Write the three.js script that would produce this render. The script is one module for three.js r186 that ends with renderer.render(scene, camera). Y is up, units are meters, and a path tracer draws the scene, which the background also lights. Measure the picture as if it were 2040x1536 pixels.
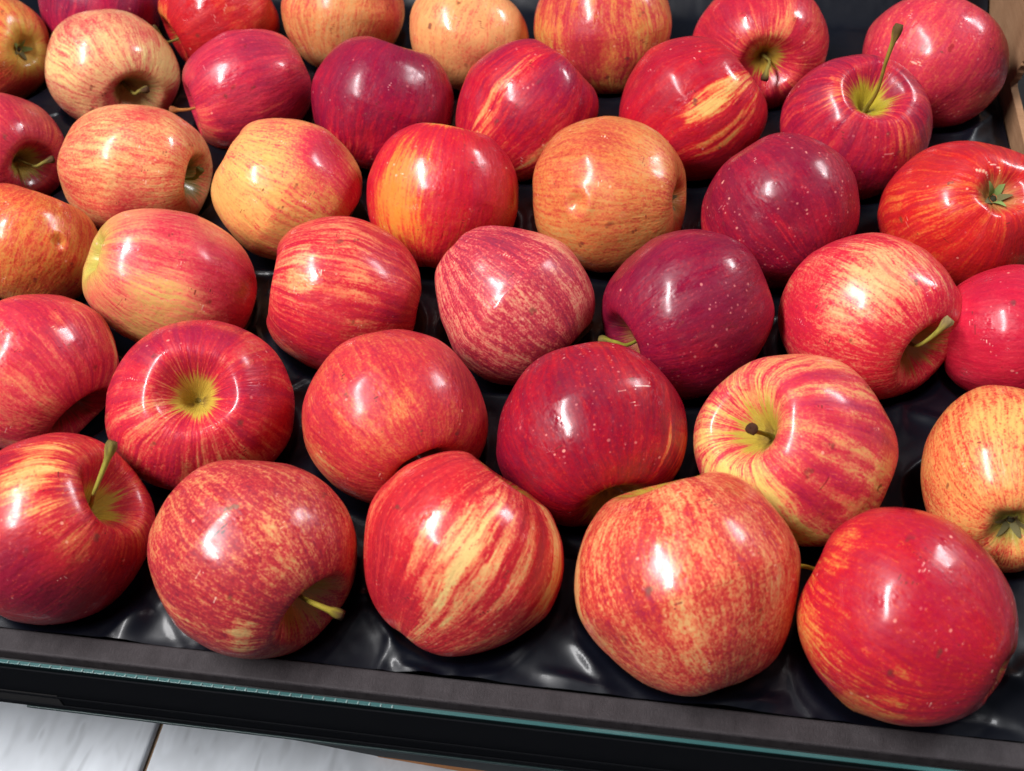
import * as THREE from 'three';
import { RoundedBoxGeometry } from 'three/addons/geometries/RoundedBoxGeometry.js';
import { mergeGeometries } from 'three/addons/utils/BufferGeometryUtils.js';
import { RectAreaLightUniformsLib } from 'three/addons/lights/RectAreaLightUniformsLib.js';

// ---------- measures: one apple radius U; the plane of the apples' centres lies Y0 over the floor ----------
const U = 0.0375, Y0 = 3.5;
const W = (x, y, z) => new THREE.Vector3(x * U, (y + Y0) * U, z * U);
// the camera, in apple radii over the plane of the apples' centres
const CAM = { at: [6.189281, 9.392552, 5.86962], fwd: [-0.12396, -0.741796, -0.659069], up: [-0.079725, 0.66949, -0.738530], right: [0.989079, -0.039004, -0.14213] };
const V = { sub: (a, b) => a.map((x, i) => x - b[i]), add: (a, b) => a.map((x, i) => x + b[i]), mul: (a, k) => a.map((x) => x * k), dot: (a, b) => a[0] * b[0] + a[1] * b[1] + a[2] * b[2],
  cross: (a, b) => [a[1] * b[2] - a[2] * b[1], a[2] * b[0] - a[0] * b[2], a[0] * b[1] - a[1] * b[0]], unit: (a) => V.mul(a, 1 / Math.hypot(...a)) };
function viewFrame(P) { const z = V.unit(V.sub(CAM.at, P)), x = V.unit(V.sub(CAM.right, V.mul(z, V.dot(CAM.right, z)))); return [x, V.cross(z, x), z]; }
const turn = (F, v) => V.add(V.add(V.mul(F[0], v[0]), V.mul(F[1], v[1])), V.mul(F[2], v[2])), back = (F, v) => F.map((a) => V.dot(a, v));
function appleFrame(F, ax) {          // the apple's own axes for a stem direction given as [right, up, towards the viewer]
  const y = V.unit(turn(F, ax)), ref = Math.abs(V.unit(ax)[0]) < 0.75 ? F[0] : F[1], x = V.unit(V.sub(ref, V.mul(y, V.dot(ref, y))));
  return [x, y, V.cross(x, y)];
}

// ---------- camera ----------
const scene = new THREE.Scene();
const camera = new THREE.PerspectiveCamera(2 * Math.atan(768 / 2300) * 180 / Math.PI, 1024 / 771, 0.02, 60);
camera.position.copy(W(...CAM.at));
camera.up.set(...CAM.up);
camera.lookAt(W(...V.add(CAM.at, CAM.fwd)));
camera.focus = 0.485;
camera.userData.fStop = 15;
// ---------- light: a long tube panel overhead to the left, a shorter one to the right and behind, a dim grey-blue room ----------
RectAreaLightUniformsLib.init();
scene.background = new THREE.Color(0.04, 0.044, 0.056);
const renderer = new THREE.WebGLRenderer({ antialias: true });
renderer.setSize(1024, 771);
renderer.toneMapping = THREE.LinearToneMapping;
renderer.toneMappingExposure = 1.95;
renderer.shadowMap.enabled = true;
const AIM = W(5, 0, -4.5);
function lamp(dir, distance, w, h, along, color, power, label) {
  const d = new THREE.Vector3(...dir).normalize(), at = AIM.clone().addScaledVector(d, distance);
  const thing = new THREE.Group(); thing.name = 'lamp_panel';
  thing.position.copy(at); thing.up.set(...along); thing.lookAt(AIM); scene.add(thing);
  thing.userData = { label, category: 'lamp', group: 'lamps over the fruit' };
  const body = new THREE.Mesh(new RoundedBoxGeometry(w + 0.03, h + 0.03, 0.05, 2, 0.008), new THREE.MeshStandardMaterial({ color: 0xcfd2d4, roughness: 0.5 }));
  body.name = 'housing'; body.position.z = -0.032; thing.add(body);
  const glow = new THREE.Mesh(new THREE.BoxGeometry(w, h, 0.004), new THREE.MeshStandardMaterial({ color: 0xffffff, emissive: color, emissiveIntensity: 2, roughness: 0.6 }));
  glow.name = 'diffuser'; glow.position.z = -0.004; thing.add(glow);
  const light = new THREE.RectAreaLight(color, power, w, h);
  light.position.copy(at).addScaledVector(d, -0.003); light.up.set(...along); light.lookAt(AIM); scene.add(light);
  return thing;
}
lamp([-0.44, 0.82, 0.28], 2.2, 0.26, 1.5, [0, 0.2, -1], new THREE.Color(1, 0.985, 0.985), 34, 'long white lamp panel overhead on the left of the tray').name = 'lamp_panel';
lamp([0.66, 0.60, -0.44], 2.4, 0.42, 0.6, [0, 0.6, -0.6], new THREE.Color(0.97, 0.98, 1), 17, 'short white lamp panel overhead behind the tray on the right').name = 'lamp_panel_001';

// ---------- noise ----------
const HASH = new Uint8Array(1024), RND = new Float32Array(256);
{ let s = 12345; const r = () => ((s = (Math.imul(s, 1664525) + 1013904223) >>> 0) / 4294967296);
  for (let i = 0; i < 256; i++) { HASH[i] = i; RND[i] = r() * 2 - 1; }
  for (let i = 255; i > 0; i--) { const j = Math.floor(r() * (i + 1)), t = HASH[i]; HASH[i] = HASH[j]; HASH[j] = t; }
  for (let i = 256; i < 1024; i++) HASH[i] = HASH[i & 255]; }
function noise(x, y, z) {
  const fx = Math.floor(x), fy = Math.floor(y), fz = Math.floor(z); let u = x - fx, v = y - fy, w = z - fz;
  const X = fx & 255, Y = fy & 255, Z = fz & 255; u = u * u * (3 - 2 * u); v = v * v * (3 - 2 * v); w = w * w * (3 - 2 * w);
  const a = HASH[X] + Y, b = HASH[X + 1] + Y, aa = HASH[a] + Z, ab = HASH[a + 1] + Z, ba = HASH[b] + Z, bb = HASH[b + 1] + Z;
  const p = RND[HASH[aa]], q = RND[HASH[ba]], r = RND[HASH[ab]], s = RND[HASH[bb]], p1 = RND[HASH[aa + 1]], q1 = RND[HASH[ba + 1]], r1 = RND[HASH[ab + 1]], s1 = RND[HASH[bb + 1]];
  const l0 = p + (q - p) * u, l1 = r + (s - r) * u, h0 = p1 + (q1 - p1) * u, h1 = r1 + (s1 - r1) * u, l = l0 + (l1 - l0) * v, h = h0 + (h1 - h0) * v;
  return l + (h - l) * w;
}
function random(seed) { let s = (seed * 2654435761) >>> 0 || 1; return () => { s ^= s << 13; s >>>= 0; s ^= s >>> 17; s ^= s << 5; s >>>= 0; return s / 4294967296; }; }
const clamp = (x, a = 0, b = 1) => Math.min(b, Math.max(a, x)), smooth = (a, b, x) => { const t = clamp((x - a) / (b - a)); return t * t * (3 - 2 * t); };
const rgbOf = (hex) => [1, 3, 5].map((i) => parseInt(hex.slice(i, i + 2), 16));
function texture(w, h, fill, color = true) {        // fill(x, y, out) writes 0..255
  const data = new Uint8Array(w * h * 4), o = [0, 0, 0];
  for (let y = 0, i = 0; y < h; y++) for (let x = 0; x < w; x++, i += 4) { fill(x, y, o); data[i] = clamp(o[0], 0, 255); data[i + 1] = clamp(o[1], 0, 255); data[i + 2] = clamp(o[2], 0, 255); data[i + 3] = 255; }
  const t = new THREE.DataTexture(data, w, h); t.magFilter = t.minFilter = THREE.LinearFilter; t.wrapS = t.wrapT = THREE.RepeatWrapping; t.needsUpdate = true;
  if (color) t.colorSpace = THREE.SRGBColorSpace;
  return t;
}
function tile(w, h, fx, fy, seed) {                 // a noise that repeats over w x h pixels: taken on a torus folded into three dimensions twice
  return (x, y, f = 1) => { const a = x / w * 2 * Math.PI, b = y / h * 2 * Math.PI; return (noise(Math.cos(a) * fx * f + seed, Math.sin(a) * fx * f, Math.cos(b) * fy * f) + noise(Math.cos(a) * fx * f + 40, Math.sin(a) * fx * f + seed, Math.sin(b) * fy * f + 9)) * 0.7; };
}
function mesh(name, geometry, material, parent = scene) { const m = new THREE.Mesh(geometry, material); m.name = name; m.castShadow = m.receiveShadow = true; parent.add(m); return m; }
function tag(o, label, category, group) { o.userData.label = label; o.userData.category = category; if (group) o.userData.group = group; return o; }
// ---------- the shape of an apple, in units of its own radius; +Y is the stem end ----------
function profile(s, N) {            // s: {h, con, cav, cal}; points of the half section at equal steps of arc, from the bottom of the stem cavity to the calyx
  const cav = s.cav ?? 1, cal = s.cal ?? 1, con = s.con ?? 0.1, h = s.h ?? 0.88;
  const K = [[0, 0.86 - 0.40 * cav], [0.045, 0.86 - 0.385 * cav], [0.10, 0.86 - 0.325 * cav], [0.19, 0.86 - 0.205 * cav], [0.31, 0.86 - 0.08 * cav], [0.45, 0.86], [0.615, 0.80], [0.77, 0.66], [0.90, 0.43], [0.98, 0.17], [1, -0.03],
    [0.965, -0.28], [0.88, -0.51], [0.75, -0.70], [0.60, -0.825], [0.45, -0.88], [0.33, -0.875], [0.24, -0.86 + 0.04 * cal], [0.16, -0.86 + 0.10 * cal], [0.09, -0.86 + 0.15 * cal], [0, -0.86 + 0.17 * cal]];
  const rd = s.rd ?? 0, P = K.map(([x, y]) => [x, y + (Math.sign(y + 0.03) * 0.89 * Math.sqrt(Math.max(0, 1 - x * x)) - y) * rd]).map(([x, y]) => [x * (1 + con * Math.min(0.35, y) * (y < 0 ? 1 : 0.25)), y * h / 0.88]), L = [], M = 400;
  const at = (t) => {
    const i = Math.min(P.length - 2, Math.floor(t)), u = t - i, a = P[Math.max(0, i - 1)], b = P[i], c = P[i + 1], d = P[Math.min(P.length - 1, i + 2)];
    return [0, 1].map((k) => 0.5 * (2 * b[k] + (c[k] - a[k]) * u + (2 * a[k] - 5 * b[k] + 4 * c[k] - d[k]) * u * u + (3 * b[k] - a[k] - 3 * c[k] + d[k]) * u * u * u));
  };
  let sum = 0, prev = at(0); L.push([0, prev]);
  for (let i = 1; i <= M; i++) { const q = at((P.length - 1) * i / M); sum += Math.hypot(q[0] - prev[0], q[1] - prev[1]); L.push([sum, q]); prev = q; }
  const out = []; let j = 0;
  for (let i = 0; i <= N; i++) {
    const want = sum * i / N; while (j < M - 1 && L[j + 1][0] < want) j++;
    const u = Math.min(1, Math.max(0, (want - L[j][0]) / (L[j + 1][0] - L[j][0] || 1)));
    out.push([Math.max(0, L[j][1][0] + (L[j + 1][1][0] - L[j][1][0]) * u), L[j][1][1] + (L[j + 1][1][1] - L[j][1][1]) * u]);
  }
  out[0][0] = 0; out[N][0] = 0;
  return out;
}
function lump([x, y], phi, s) {     // the section turned to phi, with five soft lobes towards the calyx, a lean and uneven sides
  const k = s.seed, low = Math.max(0, -y), top = Math.max(0, y);
  const lobe = 1 + (s.lob ?? 0.034) * Math.cos(5 * phi + k) * low * 1.4 + 0.022 * Math.cos(5 * phi + k + 2) * top + 0.016 * Math.cos(2 * phi + 1.7 * k) + 0.014 * Math.sin(3 * phi + 2.3 * k) * (0.6 + 0.4 * y);
  const yy = y + 0.05 * x * Math.cos(phi + 3.1 * k) * (y > 0 ? 1 : 0.5) + 0.022 * x * x * Math.cos(2 * phi + k) + (y < 0 ? 0.02 * Math.cos(5 * phi + k) * Math.max(0, 0.7 - x) * x * 3 : 0);
  return [x * lobe * Math.cos(phi) * (s.e ?? 1), yy, x * lobe * Math.sin(phi) / (s.e ?? 1)];
}
const APPLES = [
// id, photo box (measured), stem direction in view [right, up, towards], shape, colours ...
{ id: 'A0', b: [-95, 305, 865, 1245], ax: [.66, .42, .6], sh: { con: .1, cav: 1.1 }, col: ['#efc87a', '#de7e4c', '#b8222e', '#861430'], cov: .74, sA: .18, mA: .1, cavc: '#a8902e', p: [[-.25, .58, .5, .32, -.5], [-.5, .2, .4, .2, -.2], [.8, -.05, .25, .25, -.2], [-.3, -.5, .8, .5, .34], [.2, .8, .5, .2, -.15]], len: 1, stem: [[.38, .40, .80], [.47, .68, .92], [.525, .885, .97]], cavr: .34, rag: .8, stemc: ['#948c38', '#705e30'], label: 'apple cut by the left edge just above the rail, green stem standing upright' },
{ id: 'A1', b: [295, 713, 915, 1312], ax: [.66, -.6, .45], sh: { con: .1, cav: 1.1 }, col: ['#dcb074', '#d27a56', '#b02c36', '#802234'], cov: .58, sA: .15, mA: .34, cavc: '#b88a3a', p: [[-.08, -.72, .26, .16, -.62], [.3, .05, .1, .5, -.16], [-.75, -.5, .06, .5, -.3], [.0, .6, .5, .3, .1]], len: .4, marks: [[-.31, .14, .95, .34, .014, '#4a1c1a', .9], [-.2, .42, .2, .16, .03, '#8a5a48', .35]], stem: [[.5, -.42, .62], [.68, -.5, .72], [.85, -.57, .70]], stemc: ['#8c7c2a', '#4a3020'], label: 'mottled pink apple by the rail with a short crack and a brown-tipped stem' },
{ id: 'A2', b: [725, 1125, 903, 1307], ax: [.5, .78, .12], sh: { con: .28, h: .95, rd: .45 }, col: ['#edc680', '#e2805a', '#c2262f', '#96182c'], cov: .66, sA: .26, mA: .16, p: [[-.12, -.1, .17, 1.1, -.52], [.1, .05, .07, 1.1, -.32], [.32, -.02, .08, 1.1, -.42], [.55, -.1, .08, 1.0, -.38], [.9, .1, .12, 1.0, -.7], [-.32, .2, .06, .6, -.3], [-.7, .1, .35, 1.0, .25], [-.5, -.55, .3, .3, .2], [.75, .2, .1, .8, .2]], len: .7, rag: .6, label: 'red apple with broad cream-yellow stripes, narrow end down by the rail' },
{ id: 'A3', b: [1143, 1592, 942, 1387], ax: [-.25, .9, .05], sh: { con: .2, h: .93, rd: .5 }, col: ['#e4ac70', '#da7a54', '#c03632', '#9c223a'], cov: .46, sA: .24, mA: .42, p: [[-.96, .05, .15, .5, -.7], [-.45, .0, .1, .6, .3], [-.05, -.2, .07, .8, -.2], [.3, -.7, .6, .4, .22], [-.2, .7, .2, .3, -.1], [.5, .4, .4, .4, .08]], len: .9, label: 'large salmon striped apple in the middle of the front row' },
{ id: 'A4', b: [1590, 2030, 1008, 1447], ax: [-.8, .5, -.12], sh: { con: .14, h: .95, rd: .35 }, col: ['#dca468', '#d8783e', '#c0202a', '#a01232'], cov: .9, sA: .06, mA: .2, p: [[-.45, -.85, .7, .5, -.55], [-.9, -.1, .4, .5, -.4], [-.5, .6, .3, .25, -.3], [.5, .3, .6, .6, .16]], len: 1.6, marks: [[.25, .45, -.7, .5, .006, '#6c1424', .6], [.33, .5, -.72, .4, .006, '#6c1424', .5]], stem: [[-.9, .50, -.1], [-1.04, .49, .02], [-1.2, .46, .06]], stemc: ['#b49c30', '#8c6a2c'], rag: .8, label: 'big orange-red apple at the right end of the front row, stem pointing left' },
{ id: 'B0', b: [-110, 245, 597, 890], ax: [.6, -.7, .36], sh: { con: .1, cav: 1.2 }, col: ['#e8b478', '#e07458', '#c62c40', '#991c3e'], cov: .66, sA: .22, mA: .14, cavc: '#70402a', p: [[.35, .5, .4, .25, -.2], [.9, .25, .08, .4, -.4], [.0, .9, .5, .3, .1]], len: .3, label: 'red apple cut by the left edge, its dark hollow facing lower right' },
{ id: 'B1', b: [207, 593, 640, 980], ax: [-.1, .2, .97], sh: { con: .08, cav: 1.2, h: .84 }, col: ['#ecbc78', '#e27c5c', '#c62638', '#961a3c'], cov: .7, sA: .34, mA: .14, cavc: '#b8a440', cavr: .37, p: [[.1, -.75, .4, .35, -.25], [.55, -.6, .2, .3, -.25], [-.3, .8, .6, .25, .3], [.6, .1, .3, .4, .12], [-.55, -.1, .2, .3, -.12]], len: .8, label: 'red apple facing up with an open yellow stem hollow and no stem' },
{ id: 'B2', b: [598, 970, 657, 1008], ax: [.42, -.72, .56], sh: { con: .08, cav: 1.15, h: .86 }, col: ['#e0a468', '#d66a48', '#c0303a', '#96203a'], cov: .62, sA: .1, mA: .26, cavc: '#5c3020', p: [[-.85, -.45, .4, .4, -.34], [.05, .1, .16, .2, -.2], [.6, .5, .5, .4, .12], [-.6, .6, .3, .3, .04]], len: .7, rag: .6, label: 'evenly red apple right of the stemless one, hollow hidden underneath' },
{ id: 'B3', b: [987, 1370, 682, 1047], ax: [.3, -.84, .42], sh: { con: .05, cav: .8, h: .9, rd: .3 }, col: ['#dda060', '#d2603e', '#ae1026', '#76102e'], cov: .92, sA: .12, mA: .12, cavc: '#b08838', p: [[.96, -.2, .25, .4, -.5], [.8, -.1, .025, .6, -.5], [-.2, .2, .4, .4, .14], [.3, -.5, .4, .4, .02]], len: 4, marks: [[.54, .42, .02, .2, .010, '#e4cdbc', .7], [.34, .38, .05, .1, .006, '#d8a890', .4]], label: 'dark red apple with pale dots and a short white scratch' },
{ id: 'B4', b: [1378, 1790, 707, 1085], ax: [-.52, .3, .8], sh: { con: .1, cav: 1.1, h: .9 }, col: ['#e6cc74', '#e28c62', '#ca3444', '#a41e46'], cov: .5, sA: .3, mA: .2, cavc: '#b4a440', cavr: .36, p: [[-.55, -.55, .5, .5, -.62], [-.15, -.9, .4, .3, -.4], [.8, -.35, .3, .25, -.22], [-.85, .2, .3, .3, -.3], [-.45, .5, .3, .2, -.25], [.3, .75, .08, .7, .36], [.5, .45, .07, .9, .36], [.75, .15, .11, 1.0, .42], [.35, .0, .06, .6, .28], [.1, -.45, .12, .7, .4], [.45, -.35, .09, .6, .3], [.2, .4, .1, .3, .2]], len: .2, marks: [[.8, -.38, .8, .08, .02, '#6a5020', .6]], stem: [[-.42, .20, .84], [-.42, .215, .96], [-.42, .205, 1.02]], stemc: ['#7c6e2c', '#46291a'], rag: .7, label: 'yellow apple with bold red stripes and a stubby brown stem' },
{ id: 'B5', b: [1845, 2165, 765, 1145], ax: [-.08, .6, -.8], sh: { con: .1, h: .92 }, col: ['#edb868', '#e49058', '#c8382e', '#a82230'], cov: .3, sA: .14, mA: .34, calc: '#8c9040', p: [[-.92, -.2, .3, .5, .26], [.1, .6, .4, .3, -.2], [.0, -.3, .4, .3, .0], [-.3, -.6, .3, .2, .1]], len: .1, calyx: 1, label: 'yellow-orange apple cut by the right edge, green calyx facing down' },
{ id: 'C0', b: [-95, 200, 372, 615], ax: [.35, .9, 0], sh: { con: .1 }, col: ['#d99848', '#d2743c', '#bc3a2c', '#983028'], cov: .4, sA: .14, mA: .3, p: [[.75, -.3, .35, .3, -.3], [-.2, .8, .5, .3, .18], [.1, -.6, .3, .3, .1]], len: .2, dents: [[.38, .1, .08, .05]], label: 'orange apple cut by the left edge with one small dent' },
{ id: 'C1', b: [160, 517, 422, 697], ax: [.88, -.32, -.24], sh: { con: .1, h: .95, cal: 1.4 }, col: ['#dcb468', '#dc7e64', '#c42e44', '#a01e3e'], cov: .4, sA: .12, mA: .12, calc: '#b4b450', calr: .6, p: [[.75, .05, .5, .7, .34], [-.35, -.65, .9, .5, -.36], [.1, .85, .6, .4, .22], [-.1, .5, .05, .6, -.15]], len: .2, calyx: 1, rag: .5, label: 'pale peach apple lying on its side, narrow calyx end pointing left' },
{ id: 'C2', b: [530, 840, 435, 742], ax: [-.97, .2, .02], sh: { con: .06, h: .86 }, col: ['#ebb87c', '#e07858', '#c02434', '#98183c'], cov: .62, sA: .32, mA: .16, p: [[-.5, .3, .3, .2, -.25], [.2, .4, .3, .2, -.15], [-.3, -.6, .5, .3, .25], [.6, -.2, .2, .2, .2], [-.85, .5, .2, .4, .2]], len: .5, label: 'red apple with wavy lengthwise cream streaks, stem end hidden at its left' },
{ id: 'C3', b: [868, 1183, 448, 770], ax: [.66, -.62, .02], sh: { con: .36, h: .97 }, col: ['#e4b088', '#dc8070', '#b83044', '#842844'], cov: .52, sA: .34, mA: .3, p: [[.0, .85, .5, .3, .22], [-.55, -.1, .2, .4, .04], [.0, -.7, .3, .3, -.1], [.2, -.05, .2, .2, -.1]], len: .6, stem: [[.78, -.6, -.35], [.93, -.44, -.1], [1.03, -.27, .02]], stemc: ['#6a5c2c', '#5a4630'], label: 'speckled pink apple with fine slanting stripes, stem tip showing lower right' },
{ id: 'C4', b: [1198, 1543, 460, 797], ax: [-.84, -.42, .34], sh: { con: .06, h: .9, cav: 1.1 }, col: ['#d08060', '#c23a44', '#a21834', '#740f32'], cov: 1.0, sA: .1, mA: .14, cavc: '#8a5a34', p: [[.3, -.6, .5, .4, -.12], [.2, .3, .5, .5, .12], [-.9, -.1, .2, .3, -.14]], len: 2.4, stem: [[-.7, -.36, .42], [-.82, -.33, .44], [-1.02, -.30, .40]], stemc: ['#8c842e', '#6c5a30'], label: 'purple-red apple in the centre with a long green stem pointing left' },
{ id: 'C5', b: [1548, 1920, 465, 797], ax: [.74, -.46, .5], sh: { con: .1, h: .9, cav: 1.0 }, col: ['#efc084', '#e48a66', '#cc2238', '#a41e40'], cov: .6, sA: .06, mA: .2, cavc: '#9c7c34', p: [[.1, .45, .75, .5, -.4], [-.75, .0, .4, .4, .2], [.0, -.55, .6, .3, .14], [-.1, .9, .4, .2, -.1]], len: .9, stem: [[.55, -.33, .62], [.72, -.2, .75], [.88, -.02, .76]], stemc: ['#8a8234', '#8a7650'], rag: .6, label: 'large red apple with a peach top and an upright green stem at right' },
{ id: 'C6', b: [1875, 2180, 540, 795], ax: [-.92, -.02, .0], sh: { con: .08 }, col: ['#e0906c', '#d84a58', '#c8203c', '#a81438'], cov: .8, sA: .1, mA: .12, p: [[.0, .5, .6, .4, -.04]], len: 1, label: 'bright pink-red apple cut by the right edge with a pale soft shine' },
{ id: 'DL', b: [-130, 135, 195, 410], ax: [.5, -.26, .82], sh: { con: .1, cav: 1.1 }, col: ['#dca060', '#cf5848', '#b0263c', '#8c1c38'], cov: .72, sA: .2, mA: .16, cavc: '#8c8038', p: [[.85, .2, .3, .4, -.2], [.2, -.7, .4, .3, .1], [.3, .2, .4, .3, .06]], len: .5, stem: [[.5, -.22, .75], [.62, -.16, .86], [.78, -.1, .86]], label: 'dull crimson apple cut by the left edge, stem pointing right from its hollow' },
{ id: 'D0', b: [110, 425, 210, 472], ax: [.88, -.13, .46], sh: { con: .08, cav: .95, h: .92 }, col: ['#ecca86', '#de9064', '#c83e40', '#a42c3a'], cov: .32, sA: .12, mA: .24, cavc: '#78723a', p: [[-.1, -.75, .6, .3, .3], [-.35, .2, .35, .3, -.14], [.2, .85, .5, .25, .2], [-.9, -.2, .2, .4, .12]], len: .2, stem: [[.8, -.1, .42], [.86, -.02, .48], [.89, .05, .5]], stemc: ['#7c8434', '#5c5a2c'], label: 'pale peach apple with faint red streaks and a green hollow on its right side' },
{ id: 'D1', b: [420, 725, 237, 523], ax: [.8, -.5, .02], sh: { con: .1, h: .9 }, col: ['#ecbe6c', '#e4965c', '#cc2e46', '#a61e44'], cov: .28, sA: .12, mA: .2, p: [[.5, .5, .5, .5, .46], [-.4, -.1, .5, .4, -.2], [.85, .0, .3, .4, .35], [.1, -.6, .4, .4, -.2], [-.3, .75, .3, .3, .1]], len: .1, label: 'yellow apple turning crimson at its upper right, streaked below' },
{ id: 'D2', b: [733, 1033, 242, 543], ax: [.14, .95, .0], sh: { con: .06, h: .93, rd: .5 }, col: ['#e2983e', '#dc7a38', '#c81e2e', '#a01636'], cov: .74, sA: .04, mA: .1, p: [[-.62, .1, .42, .9, -.52], [.0, .95, .35, .2, -.6], [.5, .2, .4, .6, .12], [-.75, -.5, .3, .4, -.15]], len: .8, rag: .3, label: 'apple split between an orange left side and a red right side' },
{ id: 'D3', b: [1062, 1368, 230, 545], ax: [-.9, .06, -.3], sh: { con: .1, h: .92 }, col: ['#d69e5c', '#d07a46', '#b84436', '#983030'], cov: .36, sA: .1, mA: .3, calc: '#a08038', p: [[.0, .75, .6, .3, .2], [.1, -.7, .4, .3, .1], [-.85, -.3, .3, .4, -.12]], len: .2, calyx: 1, dents: [[-.4, -.08, .11, .06]], label: 'orange-brown apple with a wet dent, dark calyx facing right' },
{ id: 'D4', b: [1390, 1720, 270, 570], ax: [-.5, .7, -.2], sh: { con: .02, h: .95, cav: .6, rd: .8 }, col: ['#dc8c58', '#cf4440', '#b01a34', '#7a1232'], cov: .95, sA: .16, mA: .12, p: [[.12, -.25, .08, .4, -.3], [-.85, -.4, .3, .4, -.3], [.2, .4, .5, .5, .14], [.3, -.75, .3, .3, -.08]], len: 3, label: 'purple-red apple with pale dots and one orange streak, right of the dented one' },
{ id: 'D5', b: [1745, 2110, 290, 570], ax: [-.42, -.3, -.85], sh: { con: .12, h: .9, cal: 1.2 }, col: ['#e8a860', '#e07038', '#c82424', '#a81c2c'], cov: .72, sA: .36, mA: .14, calc: '#b48850', calr: .3, p: [[-.3, -.1, .3, .3, -.14], [.1, -.6, .5, .4, .14], [-.2, .7, .4, .3, .12]], len: .3, marks: [[.17, .55, -.3, .22, .022, '#e8c0a0', .3], [.3, .62, -.5, .2, .012, '#f0d0b8', .35]], calyx: 1, label: 'orange-red streaked apple with its open green calyx facing up' },
{ id: 'EL', b: [-130, 97, -15, 205], ax: [-.58, .02, -.8], sh: { con: .12, h: .9 }, col: ['#dcb058', '#d98648', '#c23a32', '#a02c30'], cov: .4, sA: .18, mA: .24, calc: '#c8b050', calr: .55, p: [[.2, -.7, .6, .35, .36], [-.1, .6, .4, .3, .06]], len: .1, calyx: 1, label: 'orange apple in the top left corner with a dark calyx facing right' },
{ id: 'E0', b: [82, 365, 25, 255], ax: [.36, -.46, .8], sh: { con: .08, cav: 1.1, h: .9 }, col: ['#ecd68e', '#dd9c74', '#be3c44', '#9c283c'], cov: .38, sA: .14, mA: .2, cavc: '#a08a50', p: [[-.8, .1, .3, .5, -.36], [.75, .1, .4, .4, -.4], [.0, -.45, .5, .25, .36], [.85, -.45, .25, .3, .4], [.0, .8, .5, .25, .16]], len: .1, stem: [[.32, -.36, .78], [.4, -.31, .92], [.53, -.29, .96]], label: 'cream and pink apple near the top left with a short stem in a dark hollow' },
{ id: 'E1', b: [360, 625, 62, 300], ax: [-.9, -.3, .12], sh: { con: .12, h: .95 }, col: ['#e2a070', '#de6a58', '#c42844', '#8e2040'], cov: .78, sA: .2, mA: .14, p: [[-.6, -.65, .5, .3, -.42], [.1, .7, .5, .3, .14], [.3, -.3, .04, .7, -.18]], len: .5, stem: [[-.92, -.3, .1], [-1.05, -.32, .1], [-1.3, -.32, .06]], stemc: ['#b0703a', '#8c5030'], rag: .6, label: 'crimson apple with a shoulder on its left and a stem pointing left' },
{ id: 'E2', b: [620, 905, 72, 345], ax: [.3, .9, 0], sh: { con: .08, h: .92, rd: .5 }, col: ['#dc8c68', '#d04044', '#b41434', '#7c1036'], cov: .98, sA: .14, mA: .12, p: [[-.6, -.6, .4, .3, -.3], [.0, .5, .7, .5, .14], [.1, -.6, .8, .4, -.24]], len: .7, label: 'dark purple-crimson apple in the upper middle with two bright shines' },
{ id: 'E3', b: [907, 1193, 80, 363], ax: [.62, .72, -.02], sh: { con: .2, h: .97 }, col: ['#e8b878', '#df704c', '#c01a30', '#8c143a'], cov: .82, sA: .3, mA: .12, p: [[-.45, .3, .09, .9, -.6], [-.6, -.2, .1, .5, -.36], [.2, -.62, .1, .4, -.55], [.0, -.8, .1, .4, -.3], [.45, .4, .4, .5, .16]], len: .6, rag: .7, label: 'red apple with a long cream stripe curving down its left side' },
{ id: 'E4', b: [1235, 1527, 70, 365], ax: [.82, .56, -.02], sh: { con: .14, h: .95, rd: .4 }, col: ['#ecc070', '#e07848', '#c41a2a', '#a01430'], cov: .88, sA: .26, mA: .12, p: [[.4, .25, .17, .8, -.8], [.15, -.02, .1, .4, -.42], [.5, -.2, .05, .9, -.45], [.3, -.5, .05, .9, -.45], [-.4, .3, .4, .6, .1], [.7, .25, .12, .3, -.3]], len: .5, rag: .6, label: 'shiny red apple with one wide yellow patch on its right' },
{ id: 'E5', b: [1550, 1862, 113, 397], ax: [.28, .58, .76], sh: { con: .12, cav: 1.1, h: .9 }, col: ['#e8b470', '#da6a48', '#b81e38', '#84163a'], cov: .78, sA: .32, mA: .12, cavc: '#b0a830', cavr: .42, p: [[-.25, .5, .3, .2, -.36], [.7, -.1, .16, .5, -.2], [-.1, -.3, .12, .5, .25], [.2, -.7, .5, .4, .06]], len: .7, stem: [[.26, .5, .7], [.35, .9, .95], [.48, 1.33, 1.0]], stemc: ['#8a7a30', '#604a28'], label: 'red apple with a very long thin stem standing up' },
{ id: 'E6', b: [1713, 2012, -12, 250], ax: [.4, .75, -.3], sh: { con: .06, h: .92, rd: .6 }, col: ['#e0a070', '#dc6250', '#c62e46', '#a02442'], cov: .66, sA: .16, mA: .24, p: [[-.6, -.5, .5, .5, -.06], [.2, -.5, .4, .3, .08], [.5, .6, .5, .4, .04]], len: 1.2, marks: [[-.2, .0, -.35, .2, .014, '#f0b49c', .8], [-.12, .22, 1.6, .1, .03, '#9c2028', .5], [.25, .2, 1.5, .08, .03, '#a01c28', .5]], label: 'rosy pink apple against the brown cardboard in the top right corner' },
{ id: 'F0', b: [78, 318, -95, 130], ax: [.3, .9, 0], sh: { con: .1 }, col: ['#dc8c70', '#cc4054', '#ac1c42', '#76143e'], cov: .92, sA: .26, mA: .1, p: [[-.5, -.2, .2, .5, -.2], [.5, -.2, .4, .5, .1]], len: .4, label: 'purple-crimson apple at the top edge behind the cream and pink one' },
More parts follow.
